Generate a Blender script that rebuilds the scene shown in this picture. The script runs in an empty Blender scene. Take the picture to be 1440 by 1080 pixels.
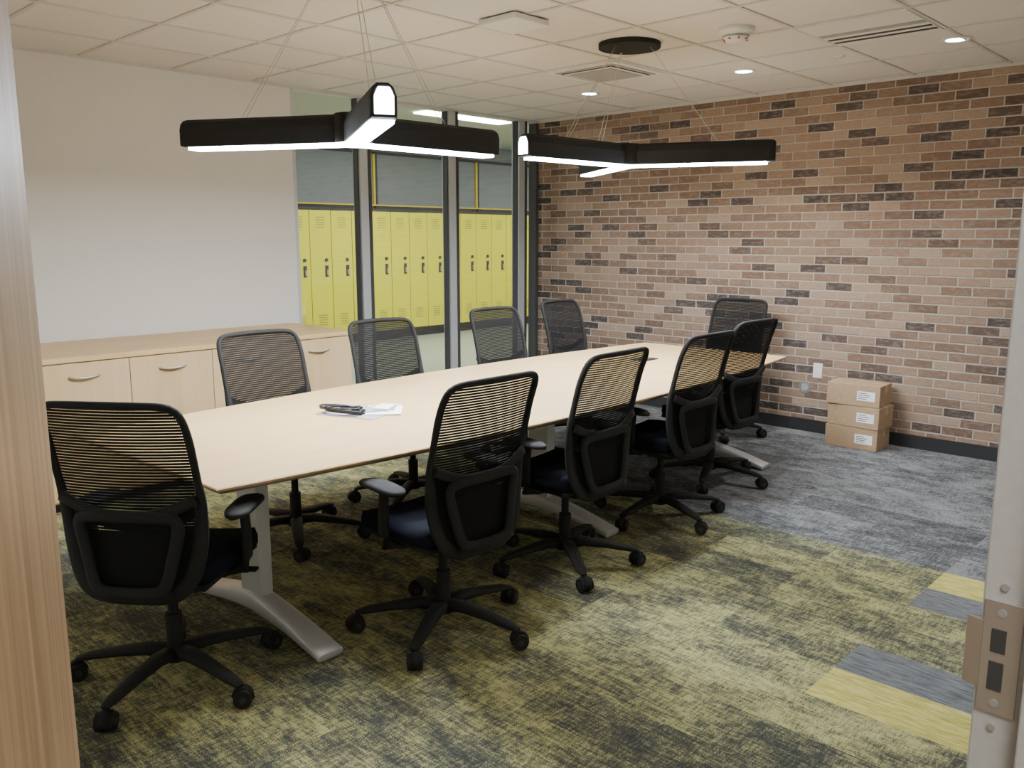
import bpy, math, random
from mathutils import Vector, Matrix
random.seed(4)
sc=bpy.context.scene
COL=sc.collection
# ------------------------------------------------------------------ materials
def newmat(name,color=(.5,.5,.5),rough=.5,metal=0,emis=None,es=0,spec=None):
    m=bpy.data.materials.new(name); m.use_nodes=True
    b=m.node_tree.nodes['Principled BSDF']
    b.inputs['Base Color'].default_value=(*color,1); b.inputs['Roughness'].default_value=rough
    b.inputs['Metallic'].default_value=metal
    if spec is not None: b.inputs['Specular IOR Level'].default_value=spec
    if emis:
        b.inputs['Emission Color'].default_value=(*emis,1); b.inputs['Emission Strength'].default_value=es
    return m
class G:
    def __init__(s,m):
        s.nt=m.node_tree; s.b=s.nt.nodes['Principled BSDF']
    def n(s,t,**k):
        nd=s.nt.nodes.new(t)
        for a,v in k.items(): setattr(nd,a,v)
        return nd
    def set(s,sock,v):
        if hasattr(v,'is_linked') or isinstance(v,bpy.types.NodeSocket): s.nt.links.new(v,sock)
        elif isinstance(v,tuple) and len(v)==3 and sock.type=='RGBA': sock.default_value=(*v,1)
        else: sock.default_value=v
    def m(s,op,a,b=None,c=None):
        nd=s.n('ShaderNodeMath',operation=op)
        for i,v in enumerate((a,b,c)):
            if v is not None: s.set(nd.inputs[i],v)
        return nd.outputs[0]
    def pos(s,obj=False):
        if obj: o=s.n('ShaderNodeTexCoord').outputs['Object']
        else: o=s.n('ShaderNodeNewGeometry').outputs['Position']
        sp=s.n('ShaderNodeSeparateXYZ'); s.nt.links.new(o,sp.inputs[0])
        return sp.outputs[0],sp.outputs[1],sp.outputs[2]
    def vec(s,x,y,z=0.0):
        nd=s.n('ShaderNodeCombineXYZ')
        for i,v in enumerate((x,y,z)): s.set(nd.inputs[i],v)
        return nd.outputs[0]
    def noise(s,v,scale=1,detail=2,rough=.5):
        nd=s.n('ShaderNodeTexNoise'); s.set(nd.inputs['Vector'],v)
        nd.inputs['Scale'].default_value=scale; nd.inputs['Detail'].default_value=detail; nd.inputs['Roughness'].default_value=rough
        return nd.outputs[0]
    def white(s,v):
        nd=s.n('ShaderNodeTexWhiteNoise'); nd.noise_dimensions='3D'; s.set(nd.inputs['Vector'],v); return nd.outputs['Value']
    def mix(s,f,a,b,bt='MIX'):
        nd=s.n('ShaderNodeMix',data_type='RGBA',blend_type=bt)
        s.set(nd.inputs[0],f); s.set(nd.inputs[6],a); s.set(nd.inputs[7],b); return nd.outputs[2]
    def sm(s,v,lo,hi):
        nd=s.n('ShaderNodeMapRange',interpolation_type='SMOOTHSTEP'); s.set(nd.inputs[0],v)
        nd.inputs[1].default_value=lo; nd.inputs[2].default_value=hi; return nd.outputs[0]
    def ramp(s,v,stops,interp='LINEAR'):
        nd=s.n('ShaderNodeValToRGB'); cr=nd.color_ramp; cr.interpolation=interp
        while len(cr.elements)<len(stops): cr.elements.new(.5)
        for e,(p,c) in zip(cr.elements,stops): e.position=p; e.color=(*c,1)
        s.set(nd.inputs[0],v); return nd.outputs[0]
    def col(s,c): s.nt.links.new(c,s.b.inputs['Base Color'])
    def bump(s,h,dist=.002,strength=1):
        nd=s.n('ShaderNodeBump'); nd.inputs['Distance'].default_value=dist; nd.inputs['Strength'].default_value=strength
        s.set(nd.inputs['Height'],h); s.nt.links.new(nd.outputs[0],s.b.inputs['Normal'])

def brick_mat():
    m=newmat('brick',rough=.9); g=G(m); x,y,z=g.pos()
    zz=g.m('DIVIDE',z,.0677); row=g.m('FLOOR',zz)
    off=g.m('MULTIPLY',g.m('FLOORED_MODULO',row,2.0),.5)
    jit=g.m('MULTIPLY',g.white(g.vec(row,3.3,1.0)),.12)
    cx=g.m('ADD',g.m('ADD',g.m('DIVIDE',x,.213),off),jit); cid=g.m('FLOOR',cx)
    fx=g.m('SUBTRACT',cx,cid); fz=g.m('SUBTRACT',zz,row)
    dx=g.m('MULTIPLY',g.m('MINIMUM',fx,g.m('SUBTRACT',1.0,fx)),.213)
    dz=g.m('MULTIPLY',g.m('MINIMUM',fz,g.m('SUBTRACT',1.0,fz)),.0677)
    d=g.m('MINIMUM',dx,dz)
    nz=g.noise(g.vec(g.m('MULTIPLY',x,45.0),g.m('MULTIPLY',z,45.0),y),1,3)
    d=g.m('ADD',d,g.m('MULTIPLY',g.m('SUBTRACT',nz,.5),.005))
    mask=g.sm(d,.0035,.0068)
    r=g.white(g.vec(cid,row,0.5)); r2=g.white(g.vec(cid,row,7.5))
    c=g.ramp(r,[(0,(.05,.040,.037)),(.12,(.075,.053,.045)),(.18,(.12,.076,.055)),(.26,(.18,.112,.076)),(.5,(.25,.160,.108)),(.72,(.30,.20,.135)),(.88,(.38,.27,.19)),(1,(.23,.135,.088))])
    f=g.noise(g.vec(g.m('ADD',g.m('MULTIPLY',x,22.0),g.m('MULTIPLY',r2,30.0)),g.m('MULTIPLY',z,55.0),y),1,4,.6)
    c=g.mix(g.m('MULTIPLY',g.sm(f,.42,.72),.32),c,(.41,.325,.25))
    f2=g.noise(g.vec(g.m('MULTIPLY',x,90.0),g.m('MULTIPLY',z,90.0),y),1,3,.6)
    c=g.mix(g.m('MULTIPLY',g.sm(f2,.5,.75),.38),c,(.085,.063,.050))
    big=g.noise(g.vec(x,z,2.0),1.1,2)
    mort=g.mix(big,(.33,.285,.235),(.55,.49,.42))
    g.col(g.mix(mask,mort,c)); g.bump(g.m('ADD',mask,g.m('MULTIPLY',f2,.25)),.006)
    return m
def carpet_mat():
    m=newmat('carpet_tiles',rough=1,spec=.1); g=G(m); x,y,z=g.pos()
    ry=g.m('DIVIDE',g.m('SUBTRACT',y,4.2),.25); row=g.m('FLOOR',ry)
    ro=g.m('MULTIPLY',g.m('FLOORED_MODULO',row,2.0),.5)
    px=g.m('ADD',g.m('ADD',x,1.16),ro); pc=g.m('FLOOR',px)
    r=g.white(g.vec(pc,row,.5)); r2=g.white(g.vec(pc,row,5.5))
    bl=g.noise(g.vec(g.m('ADD',g.m('MULTIPLY',x,2.8),g.m('MULTIPLY',r2,1.2)),g.m('MULTIPLY',y,5.0),g.m('MULTIPLY',r,.8)),1.4,5,.7)
    st=g.noise(g.vec(g.m('MULTIPLY',x,14.0),g.m('MULTIPLY',y,90.0),r),1,3,.6)
    sx=g.noise(g.vec(g.m('MULTIPLY',x,110.0),g.m('MULTIPLY',y,22.0),r),1,2,.6)
    fi=g.noise(g.vec(g.m('MULTIPLY',x,190.0),g.m('MULTIPLY',y,260.0),0.0),1,2,.7)
    a=g.m('ADD',g.m('MULTIPLY',g.m('SUBTRACT',bl,.5),2.2),g.m('MULTIPLY',g.m('SUBTRACT',st,.5),1.6))
    a=g.m('ADD',a,g.m('MULTIPLY',g.m('SUBTRACT',sx,.5),1.4))
    a=g.m('ADD',a,g.m('MULTIPLY',g.m('SUBTRACT',r,.5),.4))
    a=g.m('ADD',a,g.m('MULTIPLY',g.m('SUBTRACT',fi,.5),2.4))
    t=g.sm(a,-.70,.70)
    ol=g.ramp(t,[(0,(.052,.056,.054)),(.35,(.118,.122,.088)),(.7,(.265,.258,.125)),(1,(.47,.445,.21))])
    gr=g.ramp(t,[(0,(.05,.053,.056)),(.4,(.11,.115,.118)),(1,(.26,.265,.27))])
    c=g.mix(g.m('GREATER_THAN',y,4.2),ol,gr)
    inx=g.m('MULTIPLY',g.m('GREATER_THAN',x,-1.16),g.m('LESS_THAN',x,-.16))
    def rowis(k): return g.m('COMPARE',row,float(k),.1)
    ye=g.m('MULTIPLY',inx,g.m('ADD',rowis(-1),rowis(-6)))
    ge=g.m('MULTIPLY',inx,g.m('ADD',rowis(-2),rowis(-5)))
    stt=g.sm(g.m('ADD',g.m('MULTIPLY',st,.7),g.m('MULTIPLY',fi,.3)),.3,.7)
    yc=g.mix(stt,(.34,.31,.07),(.66,.60,.22)); gc=g.mix(stt,(.085,.092,.10),(.22,.23,.24))
    c=g.mix(ye,c,yc); c=g.mix(ge,c,gc)
    g.col(c); g.bump(fi,.004,.6); return m
def wood_mat(name,c1,c2,ax='x',sx=1.5,sy=25,rough=.45,obj=False):
    m=newmat(name,rough=rough); g=G(m); x,y,z=g.pos(obj)
    if ax=='x': v=g.vec(g.m('MULTIPLY',x,sx),g.m('MULTIPLY',y,sy),g.m('MULTIPLY',z,sy))
    elif ax=='y': v=g.vec(g.m('MULTIPLY',x,sy),g.m('MULTIPLY',y,sx),g.m('MULTIPLY',z,sy))
    else: v=g.vec(g.m('MULTIPLY',x,sy),g.m('MULTIPLY',y,sy),g.m('MULTIPLY',z,sx))
    n=g.noise(v,1,5,.6); g.col(g.mix(g.sm(n,.3,.7),c1,c2)); return m
def noisy(name,c1,c2,scale=200,rough=.9,bump=.0008,metal=0,spec=None):
    m=newmat(name,rough=rough,metal=metal,spec=spec); g=G(m)
    o=g.n('ShaderNodeNewGeometry').outputs['Position']
    n=g.noise(o,scale,3); g.col(g.mix(g.sm(n,.35,.65),c1,c2))
    if bump: g.bump(n,bump)
    return m
def meshfab():
    m=newmat('chair_mesh_fabric',(.014,.014,.014),.95,spec=.1); g=G(m); x,y,z=g.pos(True)
    fz=g.m('FRACT',g.m('DIVIDE',z,.0105)); fx=g.m('FRACT',g.m('DIVIDE',x,.0055))
    a=g.m('MAXIMUM',g.m('LESS_THAN',fz,.74),g.m('LESS_THAN',fx,.55))
    a=g.m('MAXIMUM',a,g.m('LESS_THAN',z,.62))
    g.nt.links.new(a,g.b.inputs['Alpha']); return m
M_brick=brick_mat(); M_carpet=carpet_mat()
M_wall=noisy('wall_paint',(.70,.675,.615),(.72,.695,.635),60,.85,.0003)
M_tile=noisy('ceiling_tile',(.66,.635,.60),(.76,.735,.70),320,.95,.0015)
M_grid=newmat('ceiling_tbar',(.56,.54,.51),.6)
M_maple=wood_mat('maple_laminate',(.62,.41,.185),(.67,.465,.225),'y',1.2,14,.42)
M_maplev=wood_mat('maple_laminate_front',(.60,.41,.205),(.66,.465,.255),'z',1.2,14,.5)
M_edge=newmat('maple_edge_band',(.42,.28,.16),.5)
M_oak=wood_mat('oak_door',(.34,.20,.10),(.52,.34,.19),'z',1.6,26,.5)
M_black=noisy('black_plastic',(.015,.015,.015),(.022,.022,.022),400,.75,.0003,0,.25)
M_blackg=newmat('black_gloss',(.012,.012,.013),.3)
M_mesh=meshfab()
M_seat=noisy('navy_seat_fabric',(.007,.008,.013),(.014,.016,.026),500,1,.001,0,.1)
M_silver=noisy('silver_paint',(.56,.57,.59),(.60,.61,.63),300,.4,0,.3)
M_alu=newmat('aluminium_frame',(.50,.52,.52),.5,.2)
M_steel=newmat('brushed_steel',(.55,.53,.50),.4,.8)
M_frame=noisy('painted_steel_frame',(.50,.50,.50),(.53,.53,.53),80,.5,0)
M_base=newmat('black_rubber_base',(.02,.02,.022),.6)
M_led=newmat('led_diffuser',(.9,.9,.9),.5,emis=(.78,.88,1),es=90)
M_dl=newmat('downlight_lens',(.9,.9,.9),.5,emis=(.82,.90,1),es=60)
M_hl=newmat('hall_light_lens',(.9,.9,.9),.5,emis=(.92,.97,1),es=22)
M_white=newmat('white_plastic',(.75,.75,.73),.45)
M_dgrey=newmat('dark_slot',(.05,.05,.05),.8)
M_mgrey=newmat('grey_metal',(.33,.33,.32),.6)
M_card=noisy('cardboard',(.36,.24,.135),(.42,.29,.175),90,.9,.0004)
M_tape=newmat('carton_tape',(.44,.33,.20),.4)
M_paper=newmat('white_paper',(.85,.85,.85),.8)
M_pgrey=newmat('grey_sheet',(.34,.34,.35),.6)
M_lock=newmat('locker_yellow',(.72,.67,.04),.5)
M_yel=newmat('yellow_trim',(.75,.55,.03),.5)
M_hwall=newmat('hall_grey_wall',(.20,.22,.225),.7)
M_hceil=newmat('hall_ceiling',(.46,.46,.41),.9)
M_hfloor=noisy('hall_floor',(.34,.37,.34),(.40,.43,.40),12,.35,0)
M_glass=newmat('clear_glass',(1,1,1),0)
nt=M_glass.node_tree; tr=nt.nodes.new('ShaderNodeBsdfTransparent'); gl=nt.nodes.new('ShaderNodeBsdfGlossy'); gl.inputs['Roughness'].default_value=.02
tr.inputs[0].default_value=(.93,.95,.94,1)
mx=nt.nodes.new('ShaderNodeMixShader'); mx.inputs[0].default_value=.06
nt.links.new(tr.outputs[0],mx.inputs[1]); nt.links.new(gl.outputs[0],mx.inputs[2]); nt.links.new(mx.outputs[0],nt.nodes['Material Output'].inputs[0])
# ------------------------------------------------------------------ mesh builder
class MB:
    def __init__(s): s.v=[];s.f=[];s.m=[];s.s=[]
    def add(s,vs,fs,mi=0,sm=False):
        o=len(s.v); s.v+= [tuple(v) for v in vs]
        for f in fs: s.f.append(tuple(i+o for i in f)); s.m.append(mi); s.s.append(sm)
    def box(s,c,d,mi=0,rz=0,rot=None):
        R=rot or Matrix.Rotation(rz,3,'Z'); c=Vector(c)
        vs=[c+R@Vector((a*d[0]/2,b_*d[1]/2,e*d[2]/2)) for a in(-1,1) for b_ in(-1,1) for e in(-1,1)]
        s.add(vs,[(0,1,3,2),(4,6,7,5),(0,4,5,1),(2,3,7,6),(0,2,6,4),(1,5,7,3)],mi)
        return s
    def bx(s,x0,x1,y0,y1,z0,z1,mi=0): return s.box(((x0+x1)/2,(y0+y1)/2,(z0+z1)/2),(x1-x0,y1-y0,z1-z0),mi)
    def cyl(s,p0,p1,r0,r1=None,n=16,mi=0,caps=True):
        r1=r0 if r1 is None else r1; p0=Vector(p0);p1=Vector(p1); t=(p1-p0).normalized()
        a=t.orthogonal().normalized(); b_=t.cross(a)
        vs=[];
        for p,r in((p0,r0),(p1,r1)):
            for i in range(n):
                an=2*math.pi*i/n; vs.append(p+a*r*math.cos(an)+b_*r*math.sin(an))
        s.add(vs,[(i,(i+1)%n,n+(i+1)%n,n+i) for i in range(n)],mi,True)
        if caps: s.add(vs,[tuple(range(n))[::-1],tuple(range(n,2*n))],mi)
        return s
    def lathe(s,c,prof,n=24,mi=0):
        vs=[];k=len(prof)
        for r,z in prof:
            for i in range(n):
                an=2*math.pi*i/n; vs.append((c[0]+r*math.cos(an),c[1]+r*math.sin(an),c[2]+z))
        fs=[(j*n+i,j*n+(i+1)%n,(j+1)*n+(i+1)%n,(j+1)*n+i) for j in range(k-1) for i in range(n)]
        s.add(vs,fs,mi,True); return s
    def sweep(s,pts,a,b_,ref=(0,1,0),closed=False,n=10,mi=0,pw=1.0):
        pts=[Vector(p) for p in pts]; ref=Vector(ref); K=len(pts); vs=[]
        for i,p in enumerate(pts):
            if closed: t=(pts[(i+1)%K]-pts[i-1]).normalized()
            else: t=(pts[min(i+1,K-1)]-pts[max(i-1,0)]).normalized()
            N=(ref-t*ref.dot(t)).normalized(); B=t.cross(N)
            aa=a[i] if isinstance(a,(list,tuple)) else a; bb=b_[i] if isinstance(b_,(list,tuple)) else b_
            for j in range(n):
                an=2*math.pi*(j+.5)/n; c,q=math.cos(an),math.sin(an)
                c=math.copysign(abs(c)**pw,c); q=math.copysign(abs(q)**pw,q)
                vs.append(p+B*aa*c+N*bb*q)
        R=K if closed else K-1
        fs=[(i*n+j,i*n+(j+1)%n,((i+1)%K)*n+(j+1)%n,((i+1)%K)*n+j) for i in range(R) for j in range(n)]
        if not closed: fs+=[tuple(range(n))[::-1],tuple(range((K-1)*n,K*n))]
        s.add(vs,fs,mi,True); return s
    def mesh(s,name,mats):
        me=bpy.data.meshes.new(name); me.from_pydata(s.v,[],s.f)
        for m in mats: me.materials.append(m)
        me.polygons.foreach_set('material_index',s.m); me.polygons.foreach_set('use_smooth',s.s)
        import bmesh
        bm=bmesh.new(); bm.from_mesh(me); bmesh.ops.recalc_face_normals(bm,faces=bm.faces); bm.to_mesh(me); bm.free()
        return me
    def obj(s,name,mats,parent=None,bevel=0,seg=2,sub=0):
        return place(name,s.mesh(name,mats),parent,bevel,seg,sub)
def place(name,me,parent=None,bevel=0,seg=2,sub=0):
    o=bpy.data.objects.new(name,me); COL.objects.link(o)
    if parent: o.parent=parent
    if bevel:
        md=o.modifiers.new('b','BEVEL'); md.width=bevel; md.segments=seg; md.limit_method='ANGLE'; md.angle_limit=math.radians(50)
    if sub:
        md=o.modifiers.new('s','SUBSURF'); md.levels=sub; md.render_levels=sub
    return o
def empty(name,loc=(0,0,0),rz=0):
    e=bpy.data.objects.new(name,None); COL.objects.link(e); e.location=loc; e.rotation_euler=(0,0,rz); e.empty_display_size=.2; return e
def area(name,loc,sx,sy,power,color=(1,1,1),rot=(0,0,0),parent=None,spread=None):
    l=bpy.data.lights.new(name,'AREA'); l.shape='RECTANGLE'; l.size=sx; l.size_y=sy; l.energy=power; l.color=color
    if spread: l.spread=spread
    o=bpy.data.objects.new(name,l); COL.objects.link(o); o.location=loc; o.rotation_euler=rot
    if parent: o.parent=parent
    return o
# ------------------------------------------------------------------ room
XW=-5.93; YB=6.62; XR=-.222; YN=-.10; C=2.71; YG=3.76; XL=-10.55; HC=3.1
MB().bx(XW,1.2,-1.2,YB,-.05,0).obj('floor',[M_carpet])
MB().bx(-10.9,XW,2.5,14,-.05,-.001).obj('hall_floor',[M_hfloor])
MB().bx(XW,XR+.15,YN,YB,C,C+.05).obj('ceiling',[M_tile])
g_=MB()
xs=[-3.53+.61*i for i in range(-3,6)]; ys=[4.67+.61*i for i in range(-7,4)]
for xx in xs: g_.bx(xx-.012,xx+.012,YN,YB,C-.006,C+.001)
for yy in ys:
    g_.bx(XW,XR,yy-.012,yy+.012,C-.0055,C+.001)
g_.obj('trim_ceiling_grid',[M_grid])
w=MB(); w.bx(XW,XW+.012,YN,YB,C-.018,C); w.bx(XW,XR,YB-.02,YB,C-.02,C)
w.obj('trim_ceiling_angle',[M_grid])
MB().bx(XW-.1,XR+.15,YB,YB+.2,0,C+.05).obj('wall_back',[M_brick])
MB().bx(XW-.14,XW,YN-.1,YG,0,C+.05).obj('wall_left',[M_wall])
MB().bx(XW-.14,XR+.15,YN-.1,YN,0,C+.05).obj('wall_front',[M_wall])
wr=MB(); wr.bx(XR,XR+.15,1.0,YB,0,C+.05); wr.bx(XR,XR+.15,YN,1.0,2.18,C+.05); wr.obj('wall_right',[M_wall])
MB().bx(XW,XR,YB-.012,YB,0,.10).obj('baseboard_back',[M_base])
MB().bx(XW,XW+.012,YN,YG,0,.10).obj('baseboard_left',[M_base])
MB().bx(-.07,1.25,-1.25,2.2,2.75,2.8).obj('entry_ceiling',[M_tile])
MB().bx(1.2,1.3,-1.25,2.2,0,2.75).obj('entry_wall',[M_wall])
# ------------------------------------------------------------------ glass wall
gw=empty('glass_partition_wall',(XW-.05,0,0))
fr=MB(); fr.bx(-.05,.05,YG,YB,C-.022,C+.04); fr.bx(-.05,.05,YG,YB,0,.07)
fr.bx(-.05,.05,YG,YG+.03,0,C)
MY=(4.45,5.45,6.38)
for yy in MY:
    fr.bx(-.05,.05,yy-.05,yy+.03,.05,C-.01); fr.bx(-.045,.056,yy+.03,yy+.06,.05,C-.01,1); fr.bx(-.03,.03,yy-.062,yy-.05,.05,C-.01,1)
fr.bx(-.05,.05,YB-.04,YB,0,C,1)
fr.obj('frame',[M_alu,M_dgrey],gw)
gg=MB()
for a,b_ in ((YG+.03,MY[0]-.06),(MY[0]+.06,MY[1]-.06),(MY[1]+.06,MY[2]-.06),(MY[2]+.06,YB-.04)): gg.bx(-.006,.006,a,b_,.06,C-.02)
gg.obj('glass_pane',[M_glass],gw)
# ------------------------------------------------------------------ lockers & hall
MB().bx(XL-.5,XL-.35,2.5,14,0,HC).obj('hall_wall_left',[M_hwall])
MB().bx(XL-.5,XW-.14,13.9,14,0,HC).obj('hall_wall_end',[M_hwall])
MB().bx(XL-.5,XW-.14,2.4,2.5,0,HC).obj('hall_wall_front',[M_hwall])
MB().bx(XL-.5,XW-.14,2.5,14,HC,HC+.05).obj('hall_ceiling',[M_hceil])
MB().bx(XW-.14,XW-.1,YB+.2,14,0,HC).obj('hall_wall_right',[M_wall])
MB().bx(XW-.14,XW-.0,2.4,YB+.2,C+.051,HC).obj('hall_wall_header',[M_wall])
up=MB()
W=.365
up.bx(XL-.35,XL-.30,3,13.5,1.99,HC,0)
for yy in (8.33-2.19,8.33,8.33+2.19,8.33+4.38):
    up.bx(XL-.3,XL-.27,yy-.05,yy-.02,1.99,HC-.25,1); up.bx(XL-.3,XL-.28,yy-.02,yy+.03,1.99,HC-.25,2)
up.bx(XL-.3,XL-.27,3,13.5,1.99,2.04,2); up.bx(XL-.3,XL-.26,3,13.5,2.04,2.06,1)
up.bx(XL-.3,XL-.27,3,13.5,2.82,2.86,2)
up.obj('hall_upper_panel',[M_hwall,M_yel,M_dgrey])
lk=MB(); lk.bx(XL-.34,XL,3.99,13,0,.13,1); lk.bx(XL-.34,XL-.02,3.99,13,.13,1.95,2); lk.bx(XL-.34,XL+.005,3.99,13,1.95,1.985,2)
for i in range(-11,12):
    y0=8.376+i*W; 
    lk.bx(XL-.02,XL,y0+.006,y0+W-.006,.14,1.945,0)
    cy=y0+W/2
    for k in range(5):
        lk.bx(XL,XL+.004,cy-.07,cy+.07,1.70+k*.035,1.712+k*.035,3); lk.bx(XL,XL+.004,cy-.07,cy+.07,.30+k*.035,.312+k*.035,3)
    lk.bx(XL,XL+.012,cy+.06,cy+.11,1.00,1.16,2); lk.bx(XL+.012,XL+.03,cy+.075,cy+.095,1.02,1.10,4)
    lk.cyl((XL,cy+.08,1.24),(XL+.02,cy+.08,1.24),.025,mi=2,n=10)
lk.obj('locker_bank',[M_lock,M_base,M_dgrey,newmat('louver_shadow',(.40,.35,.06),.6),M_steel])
hl=MB()
for yy in (4.0,7.9,11.8): hl.bx(-8.50,-8.25,yy-.75,yy+.75,HC-.02,HC-.001)
hl.obj('hall_ceiling_light',[M_hl])
for yy in (4.0,7.9,11.8): area('hall_area_light',(-8.375,yy,HC-.04),.25,1.5,120,(1,1,.96))
# ------------------------------------------------------------------ door + frame
DX=.028
jb=MB(); jb.bx(-.252+DX,-.085+DX,.95,1.0,0,2.18,0); jb.bx(-.205+DX,-.15+DX,.934,.95,0,2.13,0)
jb.bx(-.252+DX,-.085+DX,-.07,-.02,0,2.18,0); jb.bx(-.252+DX,-.085+DX,-.02,.95,2.13,2.18,0)
jb.obj('trim_door_frame',[M_frame],bevel=.002)
st=MB(); zc=1.137
st.bx(-.2485+DX,-.212+DX,.9475,.95,zc-.062,zc+.062,0)
st.box((-.256+DX,.951,zc),(.018,.0028,.075),0,rz=math.radians(-12))
st.bx(-.240+DX,-.226+DX,.9465,.9478,zc+.006,zc+.032,1); st.bx(-.240+DX,-.226+DX,.9465,.9478,zc-.036,zc-.004,1)
for zz in (zc+.050,zc-.050): st.cyl((-.232+DX,.9465,zz),(-.232+DX,.948,zz),.0042,mi=2,n=14)
for zz in (zc+.078,zc-.078): st.cyl((-.232+DX,.948,zz),(-.232+DX,.9502,zz),.004,mi=2,n=14)
st.obj('door_strike_plate',[M_steel,M_dgrey,M_mgrey],bevel=.0004,seg=1)
al=math.radians(21.3)
dr=empty('door_1',(-.275,.02,0),0); dr.rotation_euler=(0,0,math.pi-al)
MB().bx(0.01,.90,-.0,.044,.01,2.12).obj('door_slab',[M_oak],dr,bevel=.002)
h=MB()
for zz in (.3,1.1,1.9): h.cyl((0,.0,zz-.05),(0,.0,zz+.05),.007)
h.obj('hinges',[M_steel],dr)
# ------------------------------------------------------------------ credenza
cr=empty('credenza_cabinet',(-5.09,0,0)); CH=.90; D_=.82
cb=MB(); cb.bx(-D_,-.02,.50,3.66,.06,CH-.03,0); cb.bx(-D_+.02,-.07,.52,3.62,0,.06,1)
cb.obj('carcass',[M_maplev,M_base],cr)
MB().bx(-D_,.012,.49,3.68,CH-.03,CH).obj('top',[M_maple],cr,bevel=.003)
dd=MB(); seams=[.5,1.02,1.54,2.06,2.58,3.10,3.65]
for a,b_ in zip(seams,seams[1:]): dd.bx(-.02,0,a+.002,b_-.002,.075,CH-.036)
dd.obj('doors',[M_maplev],cr,bevel=.0015)
hd=MB()
for a,b_ in zip(seams,seams[1:]):
    c=(a+b_)/2; pts=[]
    for i in range(13):
        t=i/12; pts.append((.002+.026*math.sin(math.pi*t)**.7,c-.085+.17*t,CH-.115-.006*math.sin(math.pi*t)))
    hd.sweep(pts,.008,.006,(0,0,1),n=8)
hd.obj('handles',[M_steel],cr)
# ------------------------------------------------------------------ conference table
TX=-3.27; T0,T1=1.30,5.68; TZ=.735
tb=empty('conference_table',(TX,(T0+T1)/2,0),math.radians(1.4)); L2=(T1-T0)/2
N=40; ring=[]
def hw(t): return .595+.15*(1-t*t)
for i in range(N+1): t=-1+2*i/N; ring.append((hw(t),t*L2))
for i in range(N+1): t=1-2*i/N; ring.append((-hw(t),t*L2))
tp=MB(); n=len(ring)
def lvl(s,z): return [(x_-math.copysign(s,x_),y_*(1-s/L2),z) for x_,y_ in ring]
vs=lvl(.004,TZ)+lvl(0,TZ-.004)+lvl(0,TZ-.012)+lvl(.03,TZ-.03)
tp.add(vs,[tuple(range(n))]); 
for k,mi in ((0,0),(1,1),(2,1)): tp.add(vs,[(k*n+i,k*n+(i+1)%n,(k+1)*n+(i+1)%n,(k+1)*n+i) for i in range(n)],mi)
tp.add(vs,[tuple(range(3*n,4*n))[::-1]],1)
tp.obj('tabletop',[M_maple,M_edge],tb)
lg=MB(); LX=.17; YS=(-L2+.38,0,L2-.40)
for yy in YS:
    lg.box((LX,yy,.38),(.145,.06,.64),0)
    lg.box((LX,yy,.697),(.7,.06,.014),0)
    pts=[];a=[];b_=[]
    for i in range(17):
        t=-1+i/8; pts.append((LX+t*.50,yy,.018+.080*(1-abs(t)**1.5))); a.append(.017+.028*(1-abs(t))); b_.append(.058-.014*(1-abs(t)))
    lg.sweep(pts,b_,a,(0,0,1),n=12,pw=.5)
lg.box((0,0,.69),(.06,2*L2-.9,.025),0)
lg.obj('legs',[M_silver],tb,bevel=.004)
gp=MB()
for yy in YS:
    for sx in(-.46,.46): gp.cyl((LX+sx,yy,0),(LX+sx,yy,.014),.02,n=12)
gp.obj('glides',[M_base],tb)
# ------------------------------------------------------------------ chairs
def lerp(pts,z):
    for (a,va),(b_,vb) in zip(pts,pts[1:]):
        if z<=b_: 
            t=max(0,(z-a)/(b_-a)); return va+(vb-va)*t
    return pts[-1][1]
YBK=[(.40,-.238),(.52,-.224),(.62,-.220),(.72,-.229),(.85,-.256),(.95,-.287),(1.07,-.335)]
WBK=[(.40,.188),(.55,.216),(.70,.236),(.85,.240),(1.07,.232)]
def by(x,z): return lerp(YBK,z)+.55*x*x
zc0,hz=.736,.325
def perim(n=240,K=96):
    P=[]
    for i in range(n):
        t=2*math.pi*i/n; c,q=math.cos(t),math.sin(t); e=.13 if q>0 else .30
        z=zc0+hz*math.copysign(abs(q)**e,q); x=lerp(WBK,z)*math.copysign(abs(c)**e,c)
        if q>0: z+=.006*(1-(x/.22)**2)*(z>zc0+hz*.9)
        P.append(Vector((x,by(x,z),z)))
    P.append(P[0]); ds=[0]
    for a,b_ in zip(P,P[1:]): ds.append(ds[-1]+(b_-a).length)
    out=[]
    for k in range(K):
        d=ds[-1]*k/K
        for i in range(len(ds)-1):
            if ds[i]<=d<=ds[i+1]:
                t=(d-ds[i])/max(1e-9,ds[i+1]-ds[i]); out.append(P[i].lerp(P[i+1],t)); break
    for _ in range(2): out=[(out[i-1]+out[i]*2+out[(i+1)%K])/4 for i in range(K)]
    return out
parts=[]
f=MB(); pp=perim(); aw=[.012+.016*min(1,max(0,(.80-p.z)/.2)) for p in pp]; f.sweep(pp,aw,.014,(0,1,0),True,n=10)
parts.append(('back_frame',f.mesh('back_frame',[M_black]),0))
ms=MB(); nx,nz=12,24; vs=[]
for j in range(nz+1):
    q=-1+2*j/nz; z=zc0+hz*q*.99
    wv=lerp(WBK,z)*(1 if q>-.9 else .94)*.985
    if j==nz: wv*=.94
    for i in range(nx+1):
        x=wv*(-1+2*i/nx); vs.append((x,by(x,z)+.002,z))
ms.add(vs,[(j*(nx+1)+i,j*(nx+1)+i+1,(j+1)*(nx+1)+i+1,(j+1)*(nx+1)+i) for j in range(nz) for i in range(nx)],0,True)
parts.append(('back_mesh',ms.mesh('back_mesh',[M_mesh]),0))
yk=MB(); pts=[]
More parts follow.
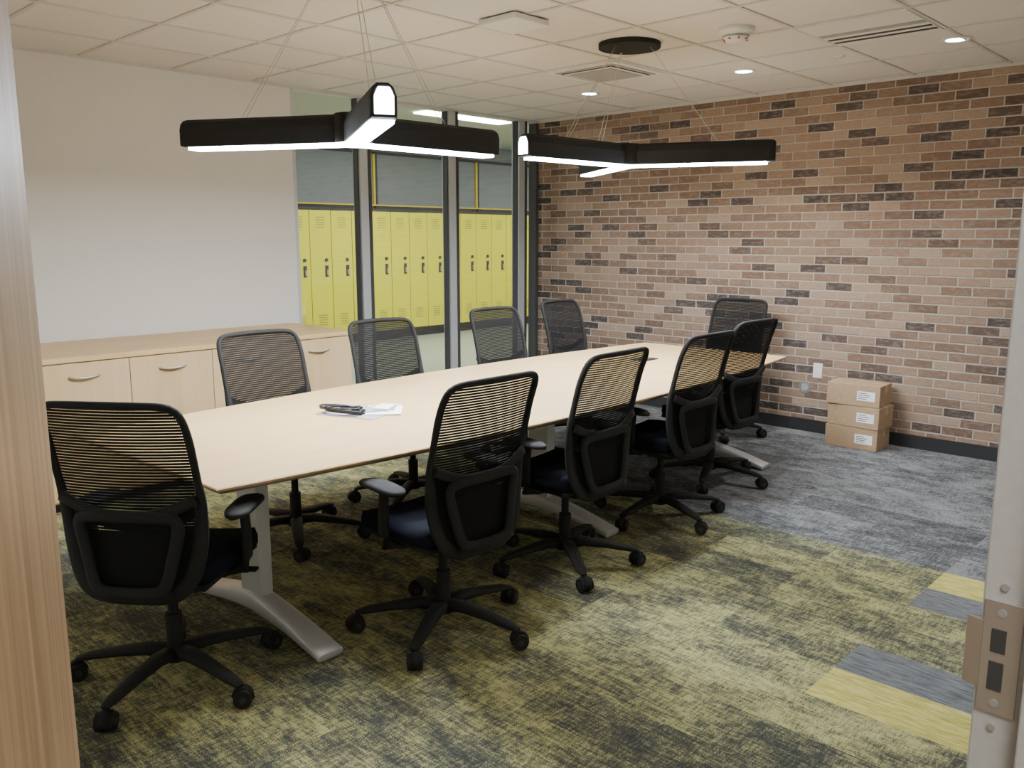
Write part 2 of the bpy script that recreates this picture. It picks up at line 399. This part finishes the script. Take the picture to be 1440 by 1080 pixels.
for i in range(21):
    t=-1+i/10; x=.230*t; z=.685+.060*abs(t)**2.2; pts.append((x,by(x,z)-.020,z))
yk.sweep(pts,.020,.010,(0,1,0),n=8)
loop=[]
for i in range(64):
    t=2*math.pi*i/64; c,q=math.cos(t),math.sin(t); e=.32
    z=.560+.128*math.copysign(abs(q)**e,q); x=(.150+.03*(z-.56)/.128)*math.copysign(abs(c)**e,c); loop.append((x,by(x,z)-.026,z))
yk.sweep(loop,.022,.012,(0,1,0),True,n=8)
yk.sweep([(0,by(0,.43)-.02,.43),(0,-.20,.400),(0,-.13,.39),(0,-.02,.385)],[.15,.11,.07,.06],.018,(0,0,1),n=10,pw=.6)
parts.append(('back_yoke',yk.mesh('back_yoke',[M_black]),0))
lb=MB(); vs=[]
for j in range(3):
    for i in range(13):
        t=-1+i/6; x=.205*t; z=.62+.03*j+.05*abs(t)**2; vs.append((x,by(x,z)+.014,z))
lb.add(vs,[(j*13+i,j*13+i+1,(j+1)*13+i+1,(j+1)*13+i) for j in range(2) for i in range(12)],0,True)
parts.append(('lumbar_support',lb.mesh('lumbar_support',[M_black]),0))
se=MB(); nu,nv=14,14; vs=[]
def seatp(u,v,top):
    x=.25*u; y=.035+.235*v
    k=max(abs(u),abs(v)); rr=(abs(u)**5+abs(v)**5)
    if rr>1: 
        s_=rr**-.2; x*=s_; y=.035+.235*v*s_
    edge=max(0,(k-.78)/.22)
    if top: z=.50-.03*edge**2-.012*(1-u*u)*(1-v*v)+.012*u*u-.018*max(0,v)**3
    else: z=.43+.018*edge
    return (x,y,z)
for top in(1,0):
    for j in range(nv+1):
        for i in range(nu+1): vs.append(seatp(-1+2*i/nu,-1+2*j/nv,top))
o_=(nu+1)*(nv+1); fs=[]
for j in range(nv):
    for i in range(nu):
        a=j*(nu+1)+i; fs.append((a,a+1,a+nu+2,a+nu+1)); fs.append((o_+a,o_+a+nu+1,o_+a+nu+2,o_+a+1))
bd=[i for i in range(nu+1)]+[j*(nu+1)+nu for j in range(1,nv+1)]+[nv*(nu+1)+i for i in range(nu-1,-1,-1)]+[j*(nu+1) for j in range(nv-1,0,-1)]
for i in range(len(bd)): a=bd[i]; b2=bd[(i+1)%len(bd)]; fs.append((a,b2,o_+b2,o_+a))
se.add(vs,fs,0,True); parts.append(('seat_cushion',se.mesh('seat_cushion',[M_seat]),0))
pn=MB(); pn.box((0,.03,.423),(.44,.42,.022)); pn.box((0,.0,.39),(.17,.26,.05)); pn.box((0,.0,.36),(.09,.12,.03))
pn.sweep([(.09,.08,.395),(.2,.085,.395),(.25,.085,.39)],.006,.006,(0,0,1),n=8); pn.box((.26,.085,.39),(.05,.035,.012))
parts.append(('seat_mechanism',pn.mesh('seat_mechanism',[M_black]),.006))
ar=MB()
for sx in(-1,1):
    ar.sweep([(sx*.10,.02,.405),(sx*.20,.02,.402),(sx*.262,.015,.42),(sx*.285,.01,.47),(sx*.288,.005,.56),(sx*.285,.0,.635)],[.035,.032,.03,.028,.026,.026],[.014,.014,.016,.014,.013,.013],(sx*.7,0,.7),n=10,pw=.7)
parts.append(('arm_posts',ar.mesh('arm_posts',[M_black]),0))
apd=MB()
for sx in(-1,1):
    pts=[];a=[];b_=[]
    for i in range(15):
        t=-1+i/7; pts.append((sx*(.280-.012*t),.02+.13*t,.653-.006*t*t)); k=max(.05,(1-abs(t)**4))**.5; a.append(.047*k); b_.append(.015*max(.5,k))
    apd.sweep(pts,a,b_,(0,0,1),n=12,pw=.7)
parts.append(('arm_pads',apd.mesh('arm_pads',[M_black]),0))
BR=.342
ba=MB(); ba.cyl((0,0,.075),(0,0,.13),.042,.034,n=20); ba.cyl((0,0,.13),(0,0,.25),.029,n=16); ba.cyl((0,0,.25),(0,0,.37),.018,n=14)
for k in range(5):
    an=math.radians(72*k); d=Vector((math.cos(an),math.sin(an),0))
    ba.sweep([d*.02+Vector((0,0,.105)),d*.10+Vector((0,0,.114)),d*.20+Vector((0,0,.104)),d*.31+Vector((0,0,.088)),d*(BR+.012)+Vector((0,0,.078))],[.036,.032,.028,.024,.015],[.023,.020,.016,.012,.007],(0,0,1),n=10,pw=.7)
base_parts=[('star_base',ba.mesh('star_base',[M_black]),0)]
cs=MB()
for k in range(5):
    an=math.radians(72*k); c=Vector((math.cos(an),math.sin(an),0))*BR
    ax=an+random.uniform(-1.4,1.4); d=Vector((math.cos(ax),math.sin(ax),0)); e=Vector((-d.y,d.x,0)); cc=c+e*.015
    for s_ in(-1,1):
        cs.cyl(cc+d*s_*.006+Vector((0,0,.033)),cc+d*s_*.029+Vector((0,0,.033)),.033,.031,n=18)
        cs.cyl(cc+d*s_*.029+Vector((0,0,.033)),cc+d*s_*.031+Vector((0,0,.033)),.012,n=12,mi=1)
    hp=[]
    for i in range(7):
        a_=math.radians(-10+i*30); hp.append(cc+e*(.035*math.cos(a_))+Vector((0,0,.033+.037*math.sin(a_))))
    cs.sweep(hp,.016,.003,(0,0,1),n=6)
    cs.cyl(c+Vector((0,0,.05)),c+Vector((0,0,.085)),.008,n=8)
base_parts.append(('casters',cs.mesh('casters',[M_black,M_base]),0))
def chair(x,y,deg,brot):
    e=empty('mesh_back_office_chair',(x,y,0),math.radians(deg))
    for nme,me,bv in parts: place(nme,me,e,bv)
    for nme,me,bv in base_parts:
        o=place(nme,me,e,bv); o.rotation_euler=(0,0,math.radians(brot-deg))
for c in [(-2.85,1.24,37,9),(-2.45,2.17,90,12),(-2.55,3.05,92,36),(-2.62,3.97,90,-19),(-2.80,4.82,88,5),(-3.45,6.02,178,20),
          (-3.80,2.34,-90,-30),(-3.87,3.20,-92,15),(-3.98,4.30,-90,40),(-4.12,5.20,-86,0)]: chair(*c)
# ------------------------------------------------------------------ pendants
def pendant(x,y,z,angs,L=.82):
    e=empty('y_shaped_pendant_light',(x,y,0)); H=.125; Wd=.10
    b=MB(); s_=MB(); cbm=MB()
    b.lathe((0,0,z),[(0,.0),(.085,.0),(.085,H),(0,H)],n=24)
    for ia,a in enumerate(angs):
        an=math.radians(a); d=Vector((math.cos(an),math.sin(an),0)); q=Vector((-d.y,d.x,0))
        prof=[(-Wd/2,0),(-Wd/2,H*.62),(-Wd/2+.012,H*.88),(-Wd/2+.03,H),(Wd/2-.03,H),(Wd/2-.012,H*.88),(Wd/2,H*.62),(Wd/2,0)]
        vs=[]
        for r,sh in ((.03,1),(L-.03,1),(L-.008,.93),(L,.8)):
            for u,w_ in prof: vs.append(d*r+q*u*sh+Vector((0,0,z+H/2+(w_-H/2)*sh)))
        k=len(prof)
        b.add(vs,[(j*k+i,j*k+(i+1)%k,(j+1)*k+(i+1)%k,(j+1)*k+i) for j in range(3) for i in range(k)]+[tuple(range(3*k,4*k))])
        c=d*(.02+L-.045)/2; s_.box((c.x,c.y,z-.004),(L-.065,.084,.016),0,rz=an)
        if ia==0:
            o0=d*(L+.0005); ev=[o0+q*u+Vector((0,0,z+w_)) for u,w_ in ((-.034,.014),(.034,.014),(.034,.075),(.020,.105),(-.020,.105),(-.034,.075))]
            ev2=[v+d*.002 for v in ev]
            s_.add(ev+ev2,[tuple(range(6)),tuple(range(6,12))]+[(i,(i+1)%6,6+(i+1)%6,6+i) for i in range(6)],0)
        area('strip_light',(c.x,c.y,z-.014),L-.13,.078,20,(.94,.97,1),(0,0,an),e)
        p=d*L*.62
        cbm.cyl(p+Vector((0,0,z+H)),d*.12+Vector((0,0,C-.02)),.0016,n=6); cbm.cyl(p+q*.03+Vector((0,0,z+H)),d*.12+q*.01+Vector((0,0,C-.02)),.0016,n=6)
    s_.cyl((0,0,z-.011),(0,0,z-.001),.075,n=24)
    b.obj('housing',[M_black],e,bevel=.003); s_.obj('led_strip',[M_led],e); cbm.obj('suspension_cables',[M_steel],e)
    cn=MB(); cn.cyl((0,0,C-.028),(0,0,C-.001),.185,n=40); cn.obj('canopy',[M_black],e,bevel=.003)
pendant(-3.22,2.36,1.98,(331,88,209),.86); pendant(-3.2,4.38,2.0,(266,146,25),.87)
# ------------------------------------------------------------------ ceiling fixtures
for (x,y) in ((-1.746,5.6),(-3.13,5.63),(-4.5,5.63)):
    e=empty('recessed_downlight',(x,y,C))
    t=MB(); t.lathe((0,0,0),[(.085,-.001),(.085,-.006),(.06,-.008),(.055,-.001)],n=28); t.obj('trim_ring',[M_white],e)
    t=MB(); t.cyl((0,0,-.003),(0,0,-.0045),.056,n=24); t.obj('lens',[M_dl],e)
    l=bpy.data.lights.new('down_spot','SPOT'); l.energy=90; l.spot_size=math.radians(120); l.spot_blend=.9; l.shadow_soft_size=.05; l.color=(.97,.98,1)
    o=bpy.data.objects.new('down_spot',l); COL.objects.link(o); o.parent=e; o.location=(0,0,-.02)
def diffuser(x,y):
    d=MB(); z=C-.01
    d.box((x,y,z),(.585,.585,.012),1)
    d.box((x,y,z-.004),(.50,.50,.012),0); d.box((x,y,z-.012),(.42,.42,.008),1); d.box((x,y,z-.017),(.36,.36,.008),0)
    for s_ in(-1,1):
        d.box((x+s_*.2,y,z-.012),(.03,.44,.006),2); d.box((x,y+s_*.2,z-.012),(.44,.03,.006),2)
    d.obj('ceiling_air_diffuser',[M_mgrey,M_white,M_dgrey])
diffuser(-3.835,4.975)
d=MB(); x,y=-2.0,4.72
d.box((x,4.975,C-.006),(.585,.585,.01),0)
for k in range(2): d.box((x,4.975+.2-.03*k*3,C-.012),(.57,.03,.004),1)
d.box((x,4.975,C-.012),(.57,.06,.004),2)
d.obj('linear_slot_diffuser',[M_white,M_dgrey,M_mgrey])
ap=MB(); ap.box((-3.3,3.48,C-.022),(.27,.27,.03)); ap.box((-3.3,3.48,C-.004),(.18,.18,.01),1); ap.obj('wireless_access_point',[M_white,M_mgrey],bevel=.012,seg=3)
fs_=MB(); fs_.lathe((-2.55,4.48,C),[(.10,0),(.10,-.02),(.092,-.03),(.075,-.034),(.07,-.055),(.045,-.075),(0,-.08)],n=28)
fs_.lathe((-2.55,4.48,C-.04),[(.074,0),(.074,-.012)],n=28,mi=1)
for k in range(8):
    a=k*math.pi/4; fs_.box((-2.55+.06*math.cos(a),4.48+.06*math.sin(a),C-.062),(.02,.008,.008),2,rz=a)
fs_.obj('fire_alarm_strobe',[M_white,M_mgrey,newmat('alarm_red',(.5,.05,.03),.5)])
sp=MB(); sp.lathe((-2.44,5.6,C),[(.035,0),(.035,-.006),(.0,-.008)],n=20); sp.obj('fire_sprinkler_cap',[M_white])
# ------------------------------------------------------------------ small things
ol=MB(); ol.box((-2.90,YB-.004,.508),(.075,.008,.12),0)
for s_ in(-1,1):
    ol.box((-2.90,YB-.009,.508+s_*.026),(.034,.004,.032),0)
    for q in(-1,1): ol.box((-2.90+q*.007,YB-.0115,.508+s_*.026+.003),(.003,.001,.009),1)
ol.obj('wall_outlet',[M_white,M_dgrey],bevel=.001)
rc=MB(); rc.cyl((-3.0,YB-.006,.36),(-3.0,YB,.36),.05,n=28); rc.cyl((-3.0,YB-.012,.36),(-3.0,YB-.006,.36),.03,n=20,mi=1); rc.obj('round_cover_plate',[M_steel,M_mgrey])
for k in range(3):
    dx=[0,.012,-.008][k]; z0=k*.163; e=empty('cardboard_box',(-2.475+dx,6.42,z0),math.radians([1,-2,3][k]))
    t=MB(); t.bx(-.195,.195,-.13,.13,.001,.161); t.obj('carton',[M_card],e,bevel=.003)
    t=MB(); t.bx(-.197,.197,-.025,.025,.1605,.1622,0); t.bx(-.1965,-.1945,-.025,.025,.10,.161,0); t.bx(.1945,.1965,-.025,.025,.10,.161,0)
    t.obj('tape',[M_tape],e)
    t=MB(); t.bx(.03,.16,-.1315,-.1295,.045,.115,0)
    for i in range(4): t.bx(.04,.10+.012*(i%3),-.132,-.131,.056+.014*i,.061+.014*i,1)
    t.obj('label',[M_paper,M_dgrey],e)
tt=TZ
e=empty('papers_with_coiled_cable',(-3.28,2.42,tt),math.radians(20))
t=MB(); t.bx(-.20,.12,-.12,.15,.0005,.003,1); t.box((.06,.08,.006),(.17,.22,.003),0,rz=.5); t.box((.0,.05,.010),(.12,.20,.003),1,rz=-.6); t.box((.05,.10,.016),(.08,.12,.010),0,rz=.2)
t.box((-.09,.02,.012),(.10,.05,.014),2,rz=.9); t.box((-.02,-.04,.014),(.07,.05,.018),2,rz=.2)
t.obj('sheets',[M_paper,M_pgrey,M_black],e)
t=MB(); pts=[]
for i in range(90):
    a=i/90*2*math.pi*5; pts.append((-.09+.10*math.cos(a)*(1+.2*math.sin(a*.37)),-.07+.035*math.sin(a)+.008*math.sin(i*.3),.016+.010*(1+math.sin(a*.5+i*.02))))
t.sweep(pts,.005,.005,(0,0,1),n=6)
t.obj('cable',[M_blackg],e)
e=empty('table_power_module',(-3.36,4.85,tt))
t=MB(); t.box((0,0,.004),(.12,.16,.007),0); t.box((0,0,.009),(.09,.12,.005),1); t.obj('module',[M_blackg,M_dgrey],e,bevel=.002)
# ------------------------------------------------------------------ lights / world
area('entry_fill_light',(.5,.2,2.72),.6,.6,40,(1,.97,.92))  # added fill in the unseen entry hall, brightens door side and near chairs
w=bpy.data.worlds.new('w'); sc.world=w; w.use_nodes=True
w.node_tree.nodes['Background'].inputs[0].default_value=(1,.98,.95,1); w.node_tree.nodes['Background'].inputs[1].default_value=.4
# ------------------------------------------------------------------ camera
cd=bpy.data.cameras.new('cam'); cd.sensor_width=36; cd.lens=30.0; cd.clip_start=.02
co=bpy.data.objects.new('camera',cd); COL.objects.link(co); co.location=(0,0,1.57)
co.rotation_euler=(math.radians(90-9.79),0,math.radians(43.6)); sc.camera=co
